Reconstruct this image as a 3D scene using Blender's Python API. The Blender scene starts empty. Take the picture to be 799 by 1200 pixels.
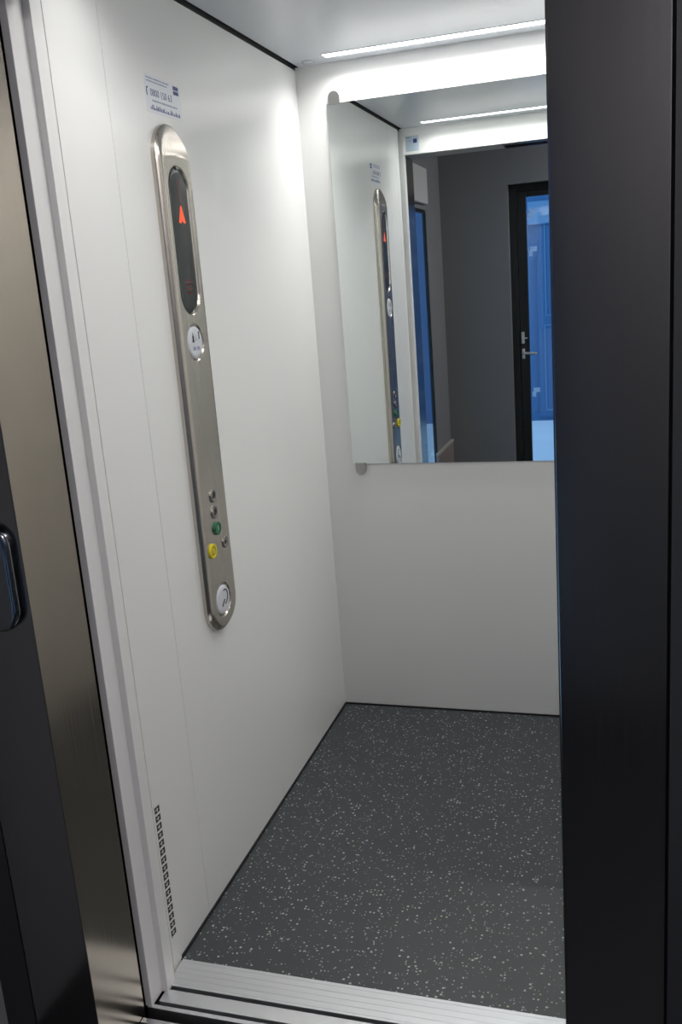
import bpy, bmesh, math, random
from mathutils import Vector, Matrix

SC = bpy.context.scene
COL = SC.collection
random.seed(4)
PI = math.pi

# ------------------------------------------------------------------ materials
def new_mat(name):
    m = bpy.data.materials.new(name)
    m.use_nodes = True
    nt = m.node_tree
    return m, nt, nt.nodes['Principled BSDF']

def setp(b, **kw):
    for k, v in kw.items():
        n = k.replace('_', ' ')
        s = b.inputs[n]
        if isinstance(v, tuple) and len(v) == 3:
            v = (*v, 1)
        s.default_value = v

def plain(name, col, rough=.5, metal=0.0, **kw):
    m, nt, b = new_mat(name)
    setp(b, Base_Color=col, Roughness=rough, Metallic=metal, **kw)
    return m

def noise_node(nt, scale, vec_scale=(1, 1, 1), detail=3):
    tc = nt.nodes.new('ShaderNodeTexCoord')
    mp = nt.nodes.new('ShaderNodeMapping')
    mp.inputs['Scale'].default_value = vec_scale
    no = nt.nodes.new('ShaderNodeTexNoise')
    no.inputs['Scale'].default_value = scale
    no.inputs['Detail'].default_value = detail
    nt.links.new(tc.outputs['Object'], mp.inputs['Vector'])
    nt.links.new(mp.outputs['Vector'], no.inputs['Vector'])
    return no

def ranged(nt, src, lo, hi):
    r = nt.nodes.new('ShaderNodeMapRange')
    r.inputs['From Min'].default_value = .3
    r.inputs['From Max'].default_value = .7
    r.inputs['To Min'].default_value = lo
    r.inputs['To Max'].default_value = hi
    nt.links.new(src, r.inputs['Value'])
    return r.outputs['Result']

def brushed(name, col, r0, r1, vec_scale, var=.06, bump=.0):
    """brushed metal: fine streaks in roughness and a little in tone"""
    m, nt, b = new_mat(name)
    setp(b, Metallic=1.0)
    n = noise_node(nt, 1.0, vec_scale, 4)
    nt.links.new(ranged(nt, n.outputs['Fac'], r0, r1), b.inputs['Roughness'])
    mix = nt.nodes.new('ShaderNodeMix')
    mix.data_type = 'RGBA'
    mix.inputs[6].default_value = tuple(c * (1 - var) for c in col) + (1,)
    mix.inputs[7].default_value = tuple(min(1, c * (1 + var)) for c in col) + (1,)
    nt.links.new(n.outputs['Fac'], mix.inputs[0])
    nt.links.new(mix.outputs[2], b.inputs['Base Color'])
    if bump:
        bp = nt.nodes.new('ShaderNodeBump')
        bp.inputs['Strength'].default_value = bump
        bp.inputs['Distance'].default_value = .0005
        nt.links.new(n.outputs['Fac'], bp.inputs['Height'])
        nt.links.new(bp.outputs['Normal'], b.inputs['Normal'])
    return m

def laminate(name, col, rough=.3):
    m, nt, b = new_mat(name)
    setp(b, Base_Color=col, Specular_IOR_Level=.5)
    n = noise_node(nt, 2.5, (1, 1, .5), 3)
    nt.links.new(ranged(nt, n.outputs['Fac'], rough - .02, rough + .03), b.inputs['Roughness'])
    return m

def speckled_floor(name):
    m, nt, b = new_mat(name)
    setp(b, Roughness=.42)
    tc = nt.nodes.new('ShaderNodeTexCoord')
    base = noise_node(nt, 9.0, (1, 1, 1), 4)
    cr = nt.nodes.new('ShaderNodeMix'); cr.data_type = 'RGBA'
    cr.inputs[6].default_value = (.038, .044, .047, 1)
    cr.inputs[7].default_value = (.053, .060, .064, 1)
    nt.links.new(base.outputs['Fac'], cr.inputs[0])
    last = cr.outputs[2]
    for scale, thr, sel, colr in ((105., .20, .82, (.46, .48, .47, 1)), (150., .22, .86, (.27, .28, .30, 1)), (80., .15, .93, (.42, .36, .27, 1))):
        v = nt.nodes.new('ShaderNodeTexVoronoi')
        v.voronoi_dimensions = '2D'
        v.inputs['Scale'].default_value = scale
        nt.links.new(tc.outputs['Object'], v.inputs['Vector'])
        sep = nt.nodes.new('ShaderNodeSeparateColor')
        nt.links.new(v.outputs['Color'], sep.inputs['Color'])
        g1 = nt.nodes.new('ShaderNodeMath'); g1.operation = 'GREATER_THAN'
        g1.inputs[1].default_value = sel
        nt.links.new(sep.outputs['Red'], g1.inputs[0])
        rad = nt.nodes.new('ShaderNodeMath'); rad.operation = 'MULTIPLY'
        rad.inputs[1].default_value = thr * 1.6
        nt.links.new(sep.outputs['Green'], rad.inputs[0])
        l1 = nt.nodes.new('ShaderNodeMath'); l1.operation = 'LESS_THAN'
        nt.links.new(v.outputs['Distance'], l1.inputs[0])
        nt.links.new(rad.outputs[0], l1.inputs[1])
        mu = nt.nodes.new('ShaderNodeMath'); mu.operation = 'MULTIPLY'
        nt.links.new(g1.outputs[0], mu.inputs[0]); nt.links.new(l1.outputs[0], mu.inputs[1])
        mx = nt.nodes.new('ShaderNodeMix'); mx.data_type = 'RGBA'
        nt.links.new(mu.outputs[0], mx.inputs[0])
        nt.links.new(last, mx.inputs[6])
        mx.inputs[7].default_value = colr
        last = mx.outputs[2]
    nt.links.new(last, b.inputs['Base Color'])
    return m

def mottled(name, c0, c1, scale, rough, vec=(1, 1, 1)):
    m, nt, b = new_mat(name)
    setp(b, Roughness=rough)
    n = noise_node(nt, scale, vec, 5)
    mx = nt.nodes.new('ShaderNodeMix'); mx.data_type = 'RGBA'
    mx.inputs[6].default_value = (*c0, 1); mx.inputs[7].default_value = (*c1, 1)
    nt.links.new(n.outputs['Fac'], mx.inputs[0])
    nt.links.new(mx.outputs[2], b.inputs['Base Color'])
    return m

def emitter(name, col, strength, base=(.8, .8, .8)):
    m, nt, b = new_mat(name)
    setp(b, Base_Color=base, Emission_Color=col, Emission_Strength=strength)
    return m

M = {}
M['white'] = laminate('white_laminate', (.85, .85, .835), .30)
M['post'] = laminate('white_painted_post', (.83, .82, .815), .40)
M['ceiling'] = laminate('pale_grey_ceiling_sheet', (.60, .63, .68), .30)
M['floor'] = speckled_floor('speckled_grey_vinyl')
M['black'] = plain('black_gap', (.006, .006, .007), .6)
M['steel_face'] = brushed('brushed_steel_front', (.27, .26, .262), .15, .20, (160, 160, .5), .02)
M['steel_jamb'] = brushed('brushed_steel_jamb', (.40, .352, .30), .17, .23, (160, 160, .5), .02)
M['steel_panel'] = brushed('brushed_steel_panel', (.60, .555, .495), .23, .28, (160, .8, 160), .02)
M['chrome'] = plain('chrome', (.72, .72, .72), .12, 1.0)
M['handle'] = plain('pale_satin_handle', (.78, .78, .78), .35, .5)
M['satin'] = plain('satin_steel', (.48, .47, .46), .33, 1.0)
M['aluminium'] = brushed('ribbed_aluminium', (.74, .745, .76), .28, .42, (1.5, 420, 420), .05, .12)
M['dark_metal'] = plain('dark_groove', (.05, .05, .055), .5, .4)
M['mirror'] = plain('mirror_glass', (.89, .93, .915), .0, 1.0)
M['glass_edge'] = plain('mirror_edge', (.55, .62, .6), .2, .6)
M['display'] = plain('dark_display_window', (.022, .028, .027), .22)
M['display_rim'] = plain('display_rim', (.02, .02, .02), .25)
M['arrow'] = emitter('lit_orange_arrow', (1.0, .10, .02), .85, (.12, .02, .01))
M['ghost'] = plain('dark_red_marking', (.13, .018, .02), .4)
M['disc'] = mottled('pale_plastic_disc', (.60, .62, .66), (.70, .72, .75), 60, .4)
M['ink'] = plain('black_print', (.015, .015, .017), .5)
M['blue_ink'] = plain('blue_print', (.03, .06, .22), .5)
M['grey_ink'] = plain('grey_blue_print', (.26, .29, .42), .5)
M['button'] = plain('dark_steel_button', (.34, .33, .32), .28, 1.0)
M['green'] = plain('green_button_ring', (.015, .14, .06), .3)
M['yellow'] = plain('yellow_button_ring', (.72, .62, .02), .35)
M['yellow_dark'] = plain('dull_yellow_button_face', (.36, .31, .03), .35)
M['label'] = plain('translucent_white_label', (.79, .81, .855), .35)
M['label_blue'] = plain('pale_blue_label', (.50, .60, .70), .4)
M['led'] = emitter('lit_diffuser', (1.0, .985, .97), 6.0)
M['lamp'] = emitter('dim_lamp_shade', (1.0, .95, .95), 88.0)
M['lobby'] = mottled('dark_grey_lobby_plaster', (.26, .265, .278), (.285, .29, .302), 6, .75)
M['slot'] = plain('dark_slot', (.035, .035, .034), .6)
M['grey_paint'] = plain('pale_grey_paint', (.45, .46, .46), .45)
M['lobby_dark'] = plain('dark_painted_wall', (.035, .036, .04), .55)
M['lobby_floor'] = mottled('dark_lobby_floor', (.03, .031, .034), (.045, .046, .05), 20, .5)
M['door_paint'] = plain('black_painted_door', (.012, .014, .015), .4)
M['glass'] = plain('clear_glass', (1, 1, 1), .0, 0.0, Transmission_Weight=1.0, IOR=1.45)
m_, nt_, b_ = new_mat('white_translucent_tape')
setp(b_, Base_Color=(.9, .92, .94), Roughness=.6)
tr_ = nt_.nodes.new('ShaderNodeBsdfTranslucent'); tr_.inputs['Color'].default_value = (.95, .96, .97, 1)
mx_ = nt_.nodes.new('ShaderNodeMixShader'); mx_.inputs[0].default_value = .92
nt_.links.new(b_.outputs[0], mx_.inputs[1]); nt_.links.new(tr_.outputs[0], mx_.inputs[2])
nt_.links.new(mx_.outputs[0], nt_.nodes['Material Output'].inputs['Surface'])
M['tape'] = m_
M['snow'] = mottled('snow', (.80, .84, .90), (.90, .92, .95), 3, .8)
M['facade'] = mottled('blue_grey_boarding', (.045, .145, .31), (.052, .16, .34), 2, .8, (8, 8, .4))
M['facade_trim'] = plain('pale_blue_trim', (.13, .28, .47), .6)
M['facade_door'] = plain('blue_grey_door', (.05, .155, .33), .6)
M['call_gloss'] = plain('polished_dark_steel', (.22, .23, .25), .14, 1.0)
M['pink_wood'] = mottled('pinkish_grey_board', (.30, .24, .23), (.36, .29, .28), 5, .5)
M['pale_edge'] = plain('pale_edge_strip', (.5, .47, .44), .4)

# ------------------------------------------------------------------ helpers
def build(name, bm, mat, parent=None, smooth=None, bevel=0.0, segs=2, loc=None, mats=None):
    bmesh.ops.recalc_face_normals(bm, faces=bm.faces)
    me = bpy.data.meshes.new(name)
    bm.to_mesh(me); bm.free()
    for mm in (mats or [mat]):
        me.materials.append(mm)
    o = bpy.data.objects.new(name, me)
    COL.objects.link(o)
    if parent: o.parent = parent
    if loc: o.location = loc
    if bevel:
        md = o.modifiers.new('bevel', 'BEVEL')
        md.width = bevel; md.segments = segs; md.limit_method = 'ANGLE'; md.angle_limit = math.radians(40)
        md.harden_normals = False
    if smooth is not None:
        me.polygons.foreach_set('use_smooth', [True] * len(me.polygons))
        me.set_sharp_from_angle(angle=math.radians(smooth))
    return o

def box(bm, x0, x1, y0, y1, z0, z1, mi=0):
    v = [bm.verts.new((x, y, z)) for x in (x0, x1) for y in (y0, y1) for z in (z0, z1)]
    for f in ((0, 1, 3, 2), (4, 6, 7, 5), (0, 4, 5, 1), (2, 3, 7, 6), (0, 2, 6, 4), (1, 5, 7, 3)):
        bm.faces.new([v[i] for i in f]).material_index = mi
    return bm

def boxes(*bs):
    bm = bmesh.new()
    for b in bs: box(bm, *b)
    return bm

def prism(bm, pts, h0, h1, mi=0):
    """a polygon in the local u,v plane extruded along the local normal"""
    a = [bm.verts.new((x, y, h0)) for x, y in pts]
    b = [bm.verts.new((x, y, h1)) for x, y in pts]
    n = len(pts)
    bm.faces.new(a).material_index = mi
    bm.faces.new(b).material_index = mi
    for i in range(n):
        bm.faces.new((a[i], a[(i + 1) % n], b[(i + 1) % n], b[i])).material_index = mi
    return bm

def stadium_pts(r, v0, v1, n=24, uc=0.0, straight=1):
    """outline of an upright capsule of half width r; v0, v1 its end heights"""
    pts = []
    a, b = v0 + r, v1 - r
    for i in range(n + 1):
        t = PI * i / n
        pts.append((uc + r * math.cos(t), b + r * math.sin(t), (uc, b)))
    for i in range(1, straight):
        pts.append((uc - r, b + (a - b) * i / straight, (uc, b + (a - b) * i / straight)))
    for i in range(n + 1):
        t = PI + PI * i / n
        pts.append((uc + r * math.cos(t), a + r * math.sin(t), (uc, a)))
    for i in range(1, straight):
        pts.append((uc + r, a + (b - a) * i / straight, (uc, a + (b - a) * i / straight)))
    return pts

def capsule(bm, r, v0, v1, profile, uc=0.0, n=24, straight=1, hfun=None, mi=0):
    """closed capsule-shaped solid. profile: list of (inset, height) from the outer foot inwards to the face"""
    base = stadium_pts(r, v0, v1, n, uc, straight)
    N = len(base)
    rings = []
    for d, h in profile:
        ring = []
        k = max(0.0, (r - d) / r)
        for x, y, (cx, cy) in base:
            px, py = cx + (x - cx) * k, cy + (y - cy) * k
            hh = h if hfun is None else hfun(px - uc, py, d, h)
            ring.append(bm.verts.new((px, py, hh)))
        rings.append(ring)
    for a, b in zip(rings, rings[1:]):
        for i in range(N):
            bm.faces.new((a[i], a[(i + 1) % N], b[(i + 1) % N], b[i])).material_index = mi
    bm.faces.new(rings[0]).material_index = mi
    if profile[-1][0] < r - 1e-6:
        bm.faces.new(rings[-1]).material_index = mi
    else:
        bmesh.ops.remove_doubles(bm, verts=rings[-1], dist=1e-5)
    return bm

def disc(bm, r, profile, uc=0.0, vc=0.0, n=32, mi=0):
    rings = []
    for d, h in profile:
        rings.append([bm.verts.new((uc + (r - d) * math.cos(2 * PI * i / n), vc + (r - d) * math.sin(2 * PI * i / n), h)) for i in range(n)])
    for a, b in zip(rings, rings[1:]):
        for i in range(n):
            bm.faces.new((a[i], a[(i + 1) % n], b[(i + 1) % n], b[i])).material_index = mi
    bm.faces.new(rings[0]).material_index = mi
    bm.faces.new(rings[-1]).material_index = mi
    return bm

def ring(bm, r0, r1, h0, h1, uc=0.0, vc=0.0, n=32, mi=0):
    prof = ((r1, h0), (r1, h1 - .0006), (r1 - .0008, h1), (r0 + .0008, h1), (r0, h1 - .0006), (r0, h0))
    rs = [[bm.verts.new((uc + r * math.cos(2 * PI * i / n), vc + r * math.sin(2 * PI * i / n), h)) for i in range(n)] for r, h in prof]
    for a, b in zip(rs, rs[1:] + rs[:1]):
        for i in range(n):
            bm.faces.new((a[i], a[(i + 1) % n], b[(i + 1) % n], b[i])).material_index = mi
    return bm

def tube(bm, pts, r, n=10, mi=0):
    pts = [Vector(p) for p in pts]
    rs = []
    for i, p in enumerate(pts):
        t = (pts[min(i + 1, len(pts) - 1)] - pts[max(i - 1, 0)]).normalized()
        a = t.orthogonal().normalized() if i == 0 else (prev - prev.dot(t) * t).normalized()
        prev = a
        b = t.cross(a)
        rs.append([bm.verts.new(p + r * (math.cos(2 * PI * k / n) * a + math.sin(2 * PI * k / n) * b)) for k in range(n)])
    for u, v in zip(rs, rs[1:]):
        for k in range(n):
            bm.faces.new((u[k], u[(k + 1) % n], v[(k + 1) % n], v[k])).material_index = mi
    bm.faces.new(rs[0]).material_index = mi; bm.faces.new(rs[-1]).material_index = mi
    return bm

def text_mesh(name, body, size, uc, vc, h, mat, parent, depth=.0003, align='CENTER', xs=1.0):
    cu = bpy.data.curves.new(name, 'FONT')
    cu.body = body; cu.size = size; cu.align_x = align; cu.align_y = 'CENTER'; cu.extrude = depth
    tmp = bpy.data.objects.new(name + '_src', cu)
    COL.objects.link(tmp)
    dg = bpy.context.evaluated_depsgraph_get()
    me = bpy.data.meshes.new_from_object(tmp.evaluated_get(dg))
    bpy.data.objects.remove(tmp)
    bpy.data.curves.remove(cu)
    me.name = name
    me.transform(Matrix.Diagonal((xs, 1, 1, 1)))
    me.transform(Matrix.Translation((uc, vc, h)))
    me.materials.clear(); me.materials.append(mat)
    o = bpy.data.objects.new(name, me)
    COL.objects.link(o); o.parent = parent
    return o

# orientations: local x = right, local y = up, local z = out of the surface
ON_LEFT = Matrix(((0, 0, 1), (1, 0, 0), (0, 1, 0)))       # wall facing +X
ON_FRONT = Matrix(((-1, 0, 0), (0, 0, 1), (0, 1, 0)))     # wall facing +Y
ON_BACK = Matrix(((1, 0, 0), (0, 0, -1), (0, 1, 0)))      # wall facing -Y

def tag(o, label=None, cat=None, group=None, kind=None):
    if label: o['label'] = label
    if cat: o['category'] = cat
    if group: o['group'] = group
    if kind: o['kind'] = kind
    return o

def thing(name, label, cat, loc, rot=None, group=None, kind=None):
    o = bpy.data.objects.new(name, None)
    COL.objects.link(o)
    mw = Matrix.Translation(loc)
    if rot is not None: mw = mw @ rot.to_4x4()
    o.matrix_world = mw
    o.empty_display_size = .05
    return tag(o, label, cat, group, kind)

def struct(name, bm, mat, label, cat, **kw):
    return tag(build(name, bm, mat, **kw), label, cat, kind='structure')

# ------------------------------------------------------------------ dimensions (metres)
H = 2.15          # car height
W = 1.10          # car width
YF = -1.425       # inner face of the car's front wall
ZD = 2.037        # door head
YL = -1.677       # front plane of the landing frame
OL, OR = 0.0, .893  # landing opening, left and right
T = .03

# ------------------------------------------------------------------ the car
wl = boxes((-T, 0, -1.1872, 0, .0, H - .008), (-T, 0, -1.345, -1.1888, .0, H - .008), (-T, .0012, -1.3832, -1.345, -.02, H - .008), (-T, -.004, -1.345, 0, 0, H - .008))
struct('wall_left', wl, M['white'], 'white laminate side wall of the lift car carrying the control panel', 'wall')
struct('wall_back', boxes((-T, W + T, 0, T, 0, H)), M['white'], 'white laminate rear wall of the lift car behind the mirror', 'wall')
struct('wall_right', boxes((W, W + T, -1.40, 0, 0, H)), M['white'], 'white laminate side wall of the lift car opposite the control panel', 'wall')
fw = boxes((-T, .018, YF - .022, YF + .012, -.004, ZD), (.90, W + T, YF - .022, YF, -.004, ZD), (-T, W + T, YF - .022, YF, ZD, H))
struct('wall_front', fw, M['white'], 'narrow white front wall of the lift car around its doorway', 'wall')
struct('ceiling', boxes((.012, W, -.074, 0, H, H + .02), (.012, W, -1.300, -.115, H, H + .02), (.012, W, YF, -1.341, H, H + .02), (.012, .122, -.115, -.074, H, H + .02), (.978, W, -.115, -.074, H, H + .02), (.012, .122, -1.341, -1.300, H, H + .02), (.978, W, -1.341, -1.300, H, H + .02), (.012, W, YF, 0, H + .0125, H + .02)), M['ceiling'], 'pale grey smooth ceiling sheet of the lift car', 'ceiling')
struct('floor', boxes((.0, W, -1.349, 0, -.03, 0)), M['floor'], 'dark grey vinyl floor of the lift car with white speckles', 'floor')
bl = boxes((0, .005, -1.345, -.005, 0, .005))
struct('baseboard_left', bl, M['black'], 'thin black sealing strip under the wall with the control panel', 'sealing strip')
struct('baseboard_back', boxes((0, W, -.005, 0, 0, .005)), M['black'], 'thin black sealing strip under the rear wall below the mirror', 'sealing strip')
struct('trim_1', boxes((-.035, 0.0, -1.42, 0, H - .0079, H + .03)), M['black'], 'dark shadow gap strip between the left wall and the ceiling', 'gap strip')

# stepped white posts of the car doorway (left one seen, right one its mirror twin)
def post_bm(s, x):
    pts = [(.0175, -1.4125), (.0175, -1.4475), (.0035, -1.4475), (.0035, -1.4945), (-.0125, -1.4945), (-.0125, -1.44), (-.04, -1.44), (-.04, -1.4125)]
    bm = bmesh.new()
    pp = [(x + s * a, b) for a, b in pts]
    lo = [bm.verts.new((a, b, -.004)) for a, b in pp]
    hi = [bm.verts.new((a, b, 2.10)) for a, b in pp]
    bm.faces.new(lo); bm.faces.new(hi)
    n = len(pp)
    for i in range(n):
        bm.faces.new((lo[i], lo[(i + 1) % n], hi[(i + 1) % n], hi[i]))
    return bm
struct('trim_2', post_bm(1, 0.0), M['post'], 'white stepped metal post at the left edge of the lift doorway', 'door post', bevel=.0012)
struct('trim_3', post_bm(-1, .918), M['post'], 'white stepped metal post at the right edge of the lift doorway', 'door post', bevel=.0012)

# ceiling strip lights
LED_SPREAD = 140
def strip(y0, y1, label, watts):
    t = thing('ceiling_strip_light', label, 'ceiling light', (.55, (y0 + y1) / 2, H), None, 'strip lights in the lift ceiling')
    w = (y1 - y0) / 2
    bm = bmesh.new()
    for b in ((-.428, .428, -w - .003, -w, -.0015, .012), (-.428, .428, w, w + .003, -.0015, .012), (-.428, -.425, -w, w, -.0015, .012), (.425, .428, -w, w, -.0015, .012)):
        box(bm, *b)
    build('frame', bm, M['ceiling'], t)
    build('diffuser', boxes((-.425, .425, -w, w, .002, .012)), M['led'], t)
    ld = bpy.data.lights.new('strip_led', 'AREA')
    ld.shape = 'RECTANGLE'; ld.size = .85; ld.size_y = 2 * w - .002
    ld.energy = watts; ld.color = (1.0, .985, .97); ld.spread = math.radians(LED_SPREAD)
    lo = bpy.data.objects.new('strip_led', ld); COL.objects.link(lo)
    lo.parent = t; lo.location = (0, 0, .0015)
    return t
strip(-.115, -.074, 'glowing white strip light in the ceiling beside the rear wall above the mirror', 5.0)
strip(-1.341, -1.300, 'glowing white strip light over the doorway, seen in the mirror', 3.35)

# small round sensor in the ceiling corner
t = thing('ceiling_sensor', 'small round pale disc set in the ceiling corner above the control panel wall', 'sensor', (.062, -.052, H), None)
bm = bmesh.new(); disc(bm, .018, ((0, .0), (0, -.001), (.002, -.002), (.006, -.0025)))
build('cover', bm, M['ceiling'], t, smooth=40)
bm = bmesh.new(); ring(bm, .0185, .021, 0, -.0015)
build('trim_ring', bm, M['satin'], t, smooth=40)

# ------------------------------------------------------------------ mirror with its clips
t = thing('wall_mirror', 'large frameless mirror held by steel clips on the rear wall of the lift', 'mirror', (0, 0, 0), None)
mx0, mx1, mz0, mz1 = .096, 1.0, .892, 2.032
bm = boxes((mx0, mx1, -.006, -.0004, mz0, mz1))
for f in bm.faces:
    f.material_index = 0
bm.normal_update()
o = build('mirror_pane', bm, M['mirror'], t, mats=[M['mirror'], M['glass_edge']])
for p in o.data.polygons:
    if abs(p.normal.y) < .5: p.material_index = 1
def clip(x, z, up):
    s = 1 if up else -1
    w = .0185
    pts = [(-w, -.004 * s), (w, -.004 * s)]
    for i in range(13):
        a = PI * i / 12
        pts.append((w * math.cos(a), s * (.018 + .018 * math.sin(a))))
    bm = bmesh.new()
    prism(bm, pts, .0064, .009)
    pts2 = [(-w * .97, 0.0002 * s), (w * .97, .0002 * s)] + [(w * .97 * math.cos(PI * i / 12), s * (.018 + .0174 * math.sin(PI * i / 12))) for i in range(13)]
    prism(bm, pts2, .0003, .0066)
    bm.transform(Matrix.Translation((x, 0, z)) @ ON_BACK.to_4x4())
    c = build('clip', bm, M['satin'], t, bevel=.0006)
    return c
clip(.121, mz1, True); clip(.124, mz0, False); clip(.975, mz1, True); clip(.975, mz0, False)

# ------------------------------------------------------------------ control panel
cop = thing('control_panel', 'long brushed steel lift control panel with rounded ends on the white left wall', 'control panel', (0, -.953, 0), ON_LEFT)
R = .0800
V0, V1 = .660, 1.860
FH = .0215
def cop_h(u, v, d, h):
    vt = V1 - .078 + .010 * (1 - (u / R) ** 2)
    if v > vt:
        s = (v - vt) / (V1 - vt)
        h -= (h - .006) * (0.16 * s + .62 * s * s) * min(1, h / FH)
    else:
        s = max(0, 1 - (vt - v) / .006)
        h += .0012 * s * min(1, max(0, (d - .004) / .02))
    vb = V0 + .045
    if v < vb:
        s = (vb - v) / (vb - V0)
        h -= (h - .006) * .45 * s * s * min(1, h / FH)
    return h
prof = [(0, .0), (0, .004), (0, .008), (.0008, .0105), (.0022, .0125), (.0045, .0155), (.0068, .018), (.0092, .0198), (.012, .0209), (.015, .0214)]
prof += [(.015 + (R - .015) * i / 16, FH) for i in range(1, 17)]
bm = capsule(bmesh.new(), R, V0, V1, prof, n=40, straight=90, hfun=cop_h)
body = build('faceplate', bm, M['steel_panel'], cop)
# recesses
cb = bmesh.new()
capsule(cb, .0520, 1.440, 1.772, ((.0055, .011), (.0050, .0165), (.0015, .0200), (0, .0222), (0, .06)), uc=-.003, n=24)
disc(cb, .0445, ((.006, .012), (.005, .0175), (.001, .0205), (0, .0222), (0, .06)), -.005, 1.378, 40)
disc(cb, .0445, ((.006, .012), (.005, .0175), (.001, .0205), (0, .0222), (0, .06)), -.008, .742, 40)
cut = build('cutter', cb, M['chrome'], cop)
md = body.modifiers.new('cut', 'BOOLEAN'); md.operation = 'DIFFERENCE'; md.object = cut; md.solver = 'EXACT'
bpy.context.view_layer.update()
dg = bpy.context.evaluated_depsgraph_get()
me = bpy.data.meshes.new_from_object(body.evaluated_get(dg))
body.modifiers.clear()
body.data = me
bpy.data.objects.remove(cut)
me.polygons.foreach_set('use_smooth', [True] * len(me.polygons))
me.set_sharp_from_angle(angle=math.radians(50))

# display
bm = bmesh.new(); capsule(bm, .0465, 1.4455, 1.7665, ((0, .0105), (0, .0165), (.0015, .0178), (.012, .0190), (.0465, .0194)), uc=-.003, n=24, straight=20)
win = build('display_window', bm, M['display'], cop, smooth=40)
bm = bmesh.new(); prism(bm, [(-.0165, 1.648), (-.012, 1.660), (-.004, 1.682), (0, 1.686), (.004, 1.682), (.012, 1.660), (.0165, 1.648), (.008, 1.646), (0, 1.652), (-.008, 1.646)], .0190, .0198)
tag(build('up_arrow', bm, M['arrow'], win), 'lit orange upward arrow')
bm = bmesh.new(); prism(bm, [(-.0035, 1.690), (.0035, 1.690), (.0035, 1.722), (-.0035, 1.722)], .0190, .01965)
for k in range(4):
    prism(bm, [(-.006, 1.724 + k * .005), (.006, 1.724 + k * .005), (.006, 1.727 + k * .005), (-.006, 1.727 + k * .005)], .0188, .01965)
build('segment_mark', bm, M['ghost'], win)
bm = bmesh.new()
for k, w in enumerate((.021, .016, .020, .013)):
    z = 1.517 - k * .009
    x = -w
    while x < w - .002:
        q = random.uniform(.002, .0045)
        prism(bm, [(x, z), (x + q, z), (x + q, z + .0042), (x, z + .0042)], .0190, .01965)
        x += q + .0012
build('red_print', bm, M['ghost'], win)
bm = bmesh.new(); disc(bm, .0035, ((0, .012), (0, .0205), (.001, .0215)), -.0, 1.7585 + .0075, 14)
build('hook', bm, M['chrome'], cop, smooth=40)

# round plastic discs
def pdisc(u, v, name):
    bm = bmesh.new(); disc(bm, .0375, ((0, .0125), (0, .019), (.0012, .0212), (.004, .0224), (.012, .0228), (.022, .0228)), u, v, 40)
    return build(name, bm, M['disc'], cop, smooth=35)
d1 = pdisc(-.005, 1.378, 'indicator_disc')
bm = bmesh.new()
# two little pictograms and fine lettering lines
disc(bm, .0042, ((0, .0226), (0, .0232)), -.0135, 1.391, 12); prism(bm, [(-.019, 1.379), (-.0085, 1.379), (-.011, 1.389), (-.0165, 1.389)], .0226, .0232)
prism(bm, [(-.0155, 1.394), (-.0115, 1.394), (-.0125, 1.401), (-.0145, 1.401)], .0226, .0232)
prism(bm, [(.0155, 1.385), (.0205, 1.385), (.0205, 1.397), (.0155, 1.397)], .0226, .0232)
disc(bm, .003, ((0, .0226), (0, .0232)), .018, 1.4, 12)
build('pictogram', bm, M['ink'], d1, loc=(-.005, 0, 0))
bm = bmesh.new()
prism(bm, [(-.001, 1.384), (.001, 1.384), (.001, 1.397), (-.001, 1.397)], .0226, .0231)
prism(bm, [(-.005, 1.3835), (.006, 1.3835), (.006, 1.385), (-.005, 1.385)], .0226, .0231)
for k, (x, w) in enumerate(((-.017, .003), (-.012, .004), (-.006, .002), (.003, .006), (.011, .005))):
    prism(bm, [(x, 1.360), (x + w, 1.360), (x + w, 1.3685), (x, 1.3685)], .0226, .0231)
build('lettering', bm, M['grey_ink'], d1, loc=(-.005, 0, 0))
d2 = pdisc(-.008, .742, 'speaker_disc')
bm = bmesh.new()
pts = []
for i in range(15):   # ear shaped outline
    a = math.radians(115 - i * 16)
    pts.append((.004 + .015 * math.cos(a) * (1 if i < 9 else .8), .748 + .018 * math.sin(a), .0229))
tube(bm, pts, .0016, 6)
build('ear_symbol', bm, M['ink'], d2, loc=(-.004, 0, 0))
bm = bmesh.new()
tube(bm, [(-.016, .727, .0229), (-.011, .733, .0229), (-.006, .737, .0229), (.0, .741, .0229)], .0019, 6)
build('wave_symbol', bm, M['ink'], d2, loc=(-.004, 0, 0))

# push buttons
def button(u, v, r, name, rim, face, glyph, cat_label, h=.0250, size=.018):
    bm = bmesh.new(); ring(bm, r * .66, r, .020, h, u, v)
    b = build(name, bm, rim, cop, smooth=35)
    b['label'] = cat_label
    bm = bmesh.new(); disc(bm, r * .68, ((0, .020), (0, h - .0022), (.001, h - .0016)), u, v)
    build('button_face', bm, face, b, smooth=35)
    if isinstance(glyph, str):
        text_mesh('digit', glyph, size, u, v, h - .0013, M['ink'] if glyph != '1' else M['disc'], b, .0004)
    elif glyph:
        bm = bmesh.new()
        for poly in glyph: prism(bm, [(u + x, v + y) for x, y in poly], h - .0017, h - .0009)
        build('symbol', bm, M['ink'] if name != 'alarm_button' else M['yellow'], b)
button(-.006, 1.0075, .0155, 'floor_button', M['button'], M['button'], '3', 'steel button with the number 3')
button(-.007, .9665, .0155, 'floor_button', M['button'], M['button'], '2', 'steel button with the number 2')
button(-.003, .9255, .0165, 'floor_button', M['green'], M['green'], '1', 'green button with the number 1', h=.0275)
button(.036, .8795, .0145, 'door_open_button', M['button'], M['disc'], ([(-.007, 0), (-.002, .006), (-.002, -.006)], [(.007, 0), (.002, .006), (.002, -.006)], [(-.001, -.007), (.001, -.007), (.001, .007), (-.001, .007)]), 'small steel button with two black arrows')
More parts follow.
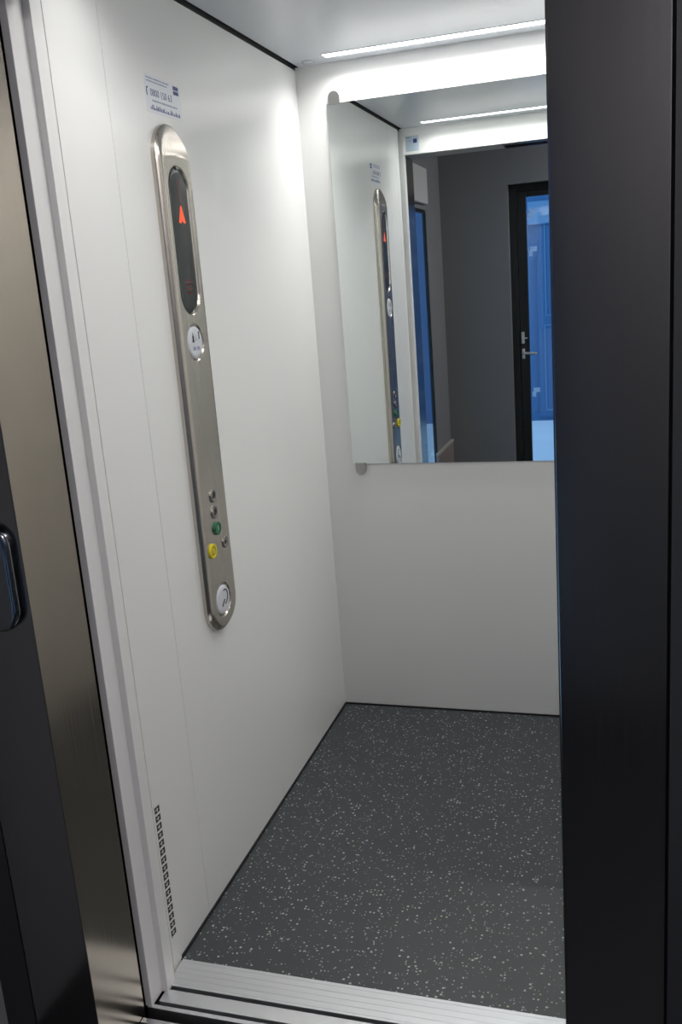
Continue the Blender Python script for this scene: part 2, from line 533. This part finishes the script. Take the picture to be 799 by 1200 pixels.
bell = [(-.006, -.005), (.006, -.005), (.0045, -.001), (.004, .004), (.0015, .0065), (-.0015, .0065), (-.004, .004), (-.0045, -.001)]
button(-.042, .878, .0185, 'alarm_button', M['yellow'], M['yellow_dark'], (bell,), 'yellow ringed button', h=.0270)

# ------------------------------------------------------------------ stickers
st = thing('phone_sticker', 'white service phone sticker with blue print above the control panel', 'sticker', (0, -.938, 1.921), ON_LEFT)
build('label_sheet', boxes((-.085, .085, -.043, .036, 0, .0004)), M['label'], st)
h = .0004
text_mesh('number_print', '0800 150 63', .0205, -.012, -.001, h, M['blue_ink'], st, .0002)
bm = bmesh.new()   # small telephone receiver in front of the number
tube(bm, [(-.080, .003, h), (-.079, .0075, h), (-.075, .0085, h), (-.074, .0065, h)], .0012, 6)
tube(bm, [(-.080, .003, h), (-.080, -.004, h), (-.079, -.009, h)], .0012, 6)
build('receiver_print', bm, M['blue_ink'], st)
bm = bmesh.new()
prism(bm, [(.050, .0215), (.076, .0215), (.076, .030), (.050, .030)], h, h + .0002)
prism(bm, [(.050, .0115), (.076, .0115), (.076, .0195), (.050, .0195)], h, h + .0002)
build('logo_print', bm, M['blue_ink'], st)
def tiny_line(bm, x0, x1, y, hh, lo=.0035, hi=.0075):
    x = x0
    while x < x1:
        w = random.uniform(.0015, .0042)
        g = random.uniform(lo, hi)
        prism(bm, [(x, y), (x + w, y), (x + w, y + hh * random.uniform(.6, 1)), (x, y + hh * random.uniform(.6, 1))], h, h + .0002)
        x += w + g * .25
bm = bmesh.new()
tiny_line(bm, -.078, .030, .027, .0035); tiny_line(bm, -.078, .020, .0205, .0035); tiny_line(bm, -.058, .060, -.0185, .004)
build('small_print', bm, M['grey_ink'], st)
bm = bmesh.new()
x = -.070
for k in range(22):
    w = random.uniform(.003, .006); hh = random.uniform(.003, .011)
    prism(bm, [(x, -.036), (x + w, -.036), (x + w * .8, -.036 + hh), (x + w * .2, -.036 + hh)], h, h + .0002)
    x += w + random.uniform(.001, .003)
build('line_print', bm, M['blue_ink'], st)

s2 = thing('notice_sticker', 'small pale blue sticker above the corner of the doorway, seen in the mirror', 'sticker', (.057, YF, 2.083), ON_FRONT)
build('label_sheet', boxes((-.030, .030, -.033, .033, .0, .0004)), M['label_blue'], s2)
bm = bmesh.new(); prism(bm, [(-.022, .001), (-.005, .001), (-.005, .019), (-.022, .019)], .0004, .0006)
build('logo_print', bm, M['blue_ink'], s2)
bm = bmesh.new(); prism(bm, [(.006, .024), (.029, .024), (.029, .028), (.006, .028)], .0004, .0006)
build('small_print', bm, M['grey_ink'], s2)
bm = bmesh.new(); prism(bm, [(.004, .010), (.015, .010), (.015, .013), (.004, .013)], .0004, .0006)
build('small_print', bm, M['grey_ink'], s2)

# ------------------------------------------------------------------ ventilation slots low on the left wall
vg = thing('ventilation_grille', 'narrow upright strip of dark air slots low on the left wall beside the door post', 'air vent', (0, -1.366, .242), ON_LEFT)
build('slot_backing', boxes((-.0105, .0105, -.166, .166, .0013, .0018)), M['slot'], vg)
bm = bmesh.new()
p = .332 / 16
for k in range(17):
    z = -.166 + k * p
    sl = .0
    prism(bm, [(-.0105, z - .0024), (.0105, z - .0040), (.0105, z + .0010), (-.0105, z + .0026)], .0016, .0024)
for k in range(16):
    z = -.166 + (k + .5) * p
    prism(bm, [(-.0012, z - .006), (.0012, z - .006), (.0012, z + .003), (-.0012, z + .003)], .0016, .0021)
    prism(bm, [(-.007, z - .0012), (.004, z - .0012), (.004, z + .0006), (-.007, z + .0006)], .0016, .0021)
build('slot_bars', bm, M['post'], vg)

# ------------------------------------------------------------------ thresholds
def ridge(bm, x0, x1, y0, y1, z=0.0, d=.03):
    box(bm, x0, x1, y0, y1, -d, z)
cs = thing('car_threshold', 'aluminium threshold plate with two dark door tracks along the edge of the speckled floor', 'threshold', (0, 0, 0))
bm = bmesh.new(); ridge(bm, .006, .918, -1.432, -1.349, .0008)
build('tread_plate', bm, M['aluminium'], cs, bevel=.0008)
bm = bmesh.new()
for k in range(5):
    y = -1.425 + k * .0165
    box(bm, .0065, .9175, y, y + .0028, .0006, .0011)
build('grip_rib', bm, M['aluminium'], cs)
bm = bmesh.new(); ridge(bm, .012, .918, -1.4795, -1.4425)
build('track_rail', bm, M['aluminium'], cs, bevel=.0008)
bm = bmesh.new(); ridge(bm, -.005, .918, -1.5005, -1.4895)
build('track_rail', bm, M['aluminium'], cs, bevel=.0008)
bm = bmesh.new(); box(bm, -.005, .918, -1.5, -1.40, -.034, -.022)
build('groove_bed', bm, M['dark_metal'], cs)
ls = thing('landing_threshold', 'ribbed aluminium landing threshold beyond the dark gap at the picture bottom', 'threshold', (0, 0, 0))
for y0, y1 in ((-1.5425, -1.529), (-1.585, -1.551), (-1.63, -1.594), (-1.672, -1.638)):
    bm = bmesh.new(); ridge(bm, .001, .892, y0, y1)
    build('track_rail', bm, M['aluminium'], ls, bevel=.0008)
bm = bmesh.new(); box(bm, .001, .892, -1.672, -1.53, -.034, -.02)
build('groove_bed', bm, M['dark_metal'], ls)
bm = bmesh.new(); disc(bm, .004, ((0, 0), (0, .003), (.0012, .0042)), 0, 0, 14)
bm.transform(Matrix.Translation((.115, -1.529, -.012)) @ ON_FRONT.to_4x4())
build('screw', bm, M['chrome'], ls, smooth=40)

# dark shaft around the gap
sh = bmesh.new()
box(sh, -.20, 1.60, -1.66, .30, -.33, -.30)
box(sh, -.20, 1.60, -1.66, .30, 2.50, 2.53)
box(sh, -.20, -.17, -1.66, .30, -.30, 2.50)
box(sh, 1.57, 1.60, -1.66, .30, -.30, 2.50)
box(sh, -.17, 1.57, .27, .30, -.30, 2.50)
box(sh, -.17, 1.57, -1.673, -1.645, -.30, -.036)
box(sh, -.17, 1.57, -1.41, -1.39, -.30, -.04)
struct('wall_shaft', sh, M['black'], 'black lift shaft seen in the gap between car and landing', 'shaft')

# ------------------------------------------------------------------ landing door frame
fr = thing('door_frame', 'wide brushed stainless steel landing frame around the lift doorway', 'door frame', (0, 0, 0))
JT = 2.045
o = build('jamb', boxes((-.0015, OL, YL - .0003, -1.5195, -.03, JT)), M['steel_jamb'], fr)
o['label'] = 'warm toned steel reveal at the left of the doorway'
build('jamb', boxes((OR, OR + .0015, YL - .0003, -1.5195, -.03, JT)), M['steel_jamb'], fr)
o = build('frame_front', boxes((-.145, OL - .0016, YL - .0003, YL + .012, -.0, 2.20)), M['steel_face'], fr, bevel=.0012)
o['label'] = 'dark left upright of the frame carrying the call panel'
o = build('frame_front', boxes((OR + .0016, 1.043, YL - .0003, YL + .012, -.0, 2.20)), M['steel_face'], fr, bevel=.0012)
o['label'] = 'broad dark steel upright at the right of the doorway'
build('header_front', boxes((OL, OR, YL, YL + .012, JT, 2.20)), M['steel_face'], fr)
build('header_soffit', boxes((OL, .445, YL + .012, -1.5195, JT, JT + .003)), M['grey_paint'], fr)
build('door_track', boxes((.445, OR, -1.60, -1.575, JT + .004, JT + .03), (.445, .60, -1.56, -1.53, JT + .006, JT + .03)), M['satin'], fr)
build('frame_return', boxes((-.145, -.143, YL + .012, YL + .03, 0, 2.2), (1.041, 1.043, YL + .012, YL + .03, 0, 2.2)), M['black'], fr)

# call panel on the frame
cp = thing('call_panel', 'rounded glossy dark call plate on the left upright of the landing frame', 'call panel', (-.079, YL - .0003, 1.035), ON_BACK)
def rr(w, hh, r, n=8):
    pts = []
    for cx, cy, a0 in ((w - r, hh - r, 0), (-w + r, hh - r, 90), (-w + r, -hh + r, 180), (w - r, -hh + r, 270)):
        for i in range(n + 1):
            a = math.radians(a0 + 90 * i / n)
            pts.append((cx + r * math.cos(a), cy + r * math.sin(a)))
    return pts
bm = bmesh.new()
rings = []
for ins, hh in ((0, 0), (0, .010), (.0015, .0135), (.005, .0165), (.009, .0178), (.02, .0185)):
    rings.append([bm.verts.new((x, y, hh)) for x, y in rr(.064 - ins, .098 - ins, .042 - ins)])
for a, b in zip(rings, rings[1:]):
    for i in range(len(a)):
        bm.faces.new((a[i], a[(i + 1) % len(a)], b[(i + 1) % len(a)], b[i]))
bm.faces.new(rings[0]); bm.faces.new(rings[-1])
build('call_plate', bm, M['call_gloss'], cp, smooth=40)
bm = bmesh.new(); ring(bm, .012, .018, .018, .021, 0, -.02)
b = build('call_button', bm, M['chrome'], cp, smooth=40)
bm = bmesh.new(); disc(bm, .012, ((0, .018), (0, .020), (.001, .0205)), 0, -.02)
build('button_face', bm, M['button'], b, smooth=40)

# ------------------------------------------------------------------ lobby
LX0, LX1, LY, LH = -.22, 2.3, -3.5, 2.55
struct('wall_landing', boxes((LX0, -.151, YL + .004, YL + .03, 0, LH), (1.0475, LX1, YL - .002, YL + .03, 0, LH), (-.151, OL - .01, YL + .014, YL + .03, 0, 2.2), (OR + .01, 1.05, YL + .014, YL + .03, 0, 2.2), (OL - .01, OR + .01, YL + .014, YL + .03, 2.10, 2.2), (-.151, 1.050, YL + .012, YL + .03, 2.20, LH)),
       M['lobby_dark'], 'dark painted landing wall beside the steel lift frame', 'wall')
# left lobby wall with a tall window opening
WY0, WY1, WZ0, WZ1 = -2.99, -2.30, .10, 1.90
struct('wall_lobby_left', boxes((LX0 - .02, LX0, WY1, YL + .03, 0, LH), (LX0 - .02, LX0, LY, WY0, 0, LH), (LX0 - .02, LX0, WY0, WY1, WZ1, LH), (LX0 - .02, LX0, WY0, WY1, 0, WZ0)),
       M['lobby'], 'dark grey lobby wall with the tall window, seen in the mirror', 'wall')
struct('wall_lobby_right', boxes((LX1, LX1 + .1, LY, YL + .03, 0, LH)), M['lobby'], 'dark grey lobby wall out of view on the right', 'wall')
DX0, DX1, DZ = .232, .75, 2.045
struct('wall_lobby_back', boxes((LX0 - .12, DX0, LY - .15, LY, 0, LH), (DX1, LX1 + .1, LY - .15, LY, 0, LH), (DX0, DX1, LY - .15, LY, DZ, LH)),
       M['lobby'], 'dark grey lobby wall around the black glazed door, seen in the mirror', 'wall')
struct('ceiling_lobby', boxes((LX0 - .12, LX1 + .1, LY - .15, YL + .03, LH, LH + .05)), M['lobby'], 'dark lobby ceiling in front of the lift', 'ceiling')
struct('floor_lobby', boxes((LX0 - .12, LX1 + .1, LY - .15, -1.672, -.05, 0)), M['lobby_floor'], 'dark lobby floor in front of the lift', 'floor')

# dim lobby ceiling lamp
lp = thing('ceiling_lamp', 'plain round lobby ceiling lamp, out of view on the right', 'ceiling light', (1.75, -3.0, LH))
bm = bmesh.new(); disc(bm, .17, ((0, 0), (0, -.03), (.006, -.036)))
build('lamp_base', bm, M['satin'], lp, smooth=40)
bm = bmesh.new(); disc(bm, .155, ((0, -.036), (.003, -.06), (.02, -.075), (.07, -.085)))
build('lamp_shade', bm, M['lamp'], lp, smooth=60)
# window in the left lobby wall
w1 = thing('window_1', 'tall narrow window full of blue dusk light at the left in the mirror', 'window', (LX0, 0, 0), None, kind='structure')
f = .012
build('window_frame', boxes((-.019, .004, WY0, WY0 + f * 1.6, WZ0, WZ1), (-.019, .004, WY1 - f, WY1, WZ0, WZ1), (-.019, .004, WY0 + f * 1.6, WY1 - f, WZ1 - .02, WZ1), (-.019, .004, WY0 + f * 1.6, WY1 - f, WZ0, WZ0 + f)), M['door_paint'], w1)
build('window_pane', boxes((-.012, -.007, WY0 + f * 1.6, WY1 - f, WZ0 + f, WZ1 - .02)), M['glass'], w1)
build('head_box', boxes((.0, .03, WY0 + .03, WY1, WZ1 + .03, WZ1 + .24)), M['post'], w1, bevel=.006)

# low board in the lobby corner
lb = thing('wall_board', 'low pinkish board with a pale top edge in the lobby corner, seen in the mirror', 'wall board', (LX0, -3.12, 0))
build('board_panel', boxes((.0005, .018, -.375, .17, .0005, .352)), M['pink_wood'], lb)
build('top_edge', boxes((.0005, .024, -.375, .17, .353, .368)), M['pale_edge'], lb, bevel=.002)

# glazed lobby door
d = thing('door_1', 'black lobby door with a tall glass pane and lever handle, seen in the mirror', 'door', (0, LY, 0), None, kind='structure')
GX0, GX1, GZ0, GZ1 = .343, .62, .10, 1.962
build('door_casing', boxes((DX0 + .0005, DX0 + .05, -.12, -.045, 0, DZ - .0005), (DX1 - .05, DX1 - .0005, -.12, -.045, 0, DZ - .0005), (DX0 + .05, DX1 - .05, -.12, -.045, DZ - .045, DZ - .0005)), M['door_paint'], d, bevel=.002)
build('door_leaf', boxes((DX0 + .052, GX0, -.10, -.055, .005, DZ - .047), (GX1, DX1 - .052, -.10, -.055, .005, DZ - .047), (GX0, GX1, -.10, -.055, GZ1, DZ - .047), (GX0, GX1, -.10, -.055, .005, GZ0)), M['door_paint'], d, bevel=.002)
pane = build('glass_pane', boxes((GX0 + .0005, GX1 - .0005, -.082, -.074, GZ0 + .0005, GZ1 - .0005)), M['glass'], d)
bm = bmesh.new()
box(bm, .294, .312, -.0548, -.046, .905, .972)
tube(bm, [(.303, -.05, .945), (.303, -.012, .945), (.310, -.003, .945), (.33, .0, .944), (.40, .0, .940)], .0085, 10)
build('lever_handle', bm, M['handle'], d, smooth=40)
bm = bmesh.new()
box(bm, .292, .312, -.0548, -.046, 1.008, 1.086)
tube(bm, [(.302, -.048, 1.045), (.302, -.03, 1.045)], .008, 10)
box(bm, .300, .332, -.032, -.024, 1.041, 1.049)
build('door_lock', bm, M['handle'], d, smooth=40)
for z0, z1, wh in ((1.826, 1.884, 'topmost'), (1.579, 1.644, 'second'), (.637, .700, 'lowest')):
    x0 = .352
    bm = bmesh.new()
    zt = z1
    pts = [(x0, z0), (x0 + .026, z0), (x0 + .026, zt - .032), (x0 + .053, zt - .032), (x0 + .053, zt), (x0 + .008, zt), (x0 + .008, zt - .026), (x0, zt - .026)]
    prism(bm, [(-x, z) for x, z in pts], 0, .0006)
    bm.transform(Matrix.Translation((0, LY - .0828, 0)) @ ON_FRONT.to_4x4())
    lab = {'topmost': 'white corner shaped sticker near the top of the lobby door glass',
           'second': 'white corner shaped sticker just below the top one on the lobby door glass',
           'lowest': 'white corner shaped sticker on the door glass below the lever handle'}[wh]
    tag(build('glass_sticker', bm, M['tape']), lab, 'sticker', 'stickers on the lobby door glass')

# ------------------------------------------------------------------ outdoors behind the glass
struct('ground', boxes((-9, 9, -7.0, LY - .15, -.25, -.06)), M['snow'], 'snow covered ground outside the lobby door', 'snow')
struct('wall_facade', boxes((-9, 9, -7.2, -7.0, -.25, 6.0)), M['facade'], 'blue grey house wall across the snow outside the lobby door', 'wall')
od = thing('door_2', 'blue grey panelled door in the house wall outside, seen through the lobby glass', 'door', (.1, -7.0, -.06), None, kind='structure')
build('door_leaf', boxes((.0, .95, .0, .03, .05, 2.16)), M['facade_door'], od)
build('panel_trim', boxes((.075, .085, .03, .045, 1.10, 2.12), (.06, .07, .03, .045, .12, .99), (.06, .9, .03, .045, .11, .125), (.06, .9, .03, .045, .99, 1.0), (.075, .9, .03, .045, 1.09, 1.10)), M['facade_trim'], od)
build('door_head', boxes((-.08, 1.03, .0, .06, 2.0, 2.22)), M['facade_trim'], od)

# ------------------------------------------------------------------ world: clear dusk sky
wd = bpy.data.worlds.new('dusk'); SC.world = wd; wd.use_nodes = True
bg = wd.node_tree.nodes['Background']
bg.inputs['Color'].default_value = (.37, .65, 1.0, 1)
bg.inputs['Strength'].default_value = 1.45

# ------------------------------------------------------------------ camera
cam = bpy.data.cameras.new('camera')
co = bpy.data.objects.new('camera', cam); COL.objects.link(co)
yaw, pit, rol = (math.radians(a) for a in (-17.815, 13.6634, -4.4197))
fwv = Vector((math.sin(yaw) * math.cos(pit), math.cos(yaw) * math.cos(pit), -math.sin(pit)))
r0 = Vector((math.cos(yaw), -math.sin(yaw), 0)); u0 = r0.cross(fwv)
rv = math.cos(rol) * r0 + math.sin(rol) * u0
uv = -math.sin(rol) * r0 + math.cos(rol) * u0
mw = Matrix((rv, uv, -fwv)).transposed().to_4x4()
mw.translation = Vector((.9923, -2.9676, 1.4799))
co.matrix_world = mw
cam.sensor_fit = 'VERTICAL'
cam.sensor_height = 36.0
cam.sensor_width = 24.0
cam.lens = 1084.22 / 1200 * 36.0
cam.clip_start = .01
SC.camera = co

SC.view_settings.view_transform = 'Standard'
SC.view_settings.look = 'None'
SC.view_settings.gamma = 1.0
SC.view_settings.use_curve_mapping = False
SC.view_settings.exposure = 0.0
SC.cycles.max_bounces = 14
SC.cycles.diffuse_bounces = 6
SC.cycles.glossy_bounces = 8
SC.cycles.transmission_bounces = 8
SC.cycles.use_denoising = True
SC.cycles.sample_clamp_indirect = 6.0
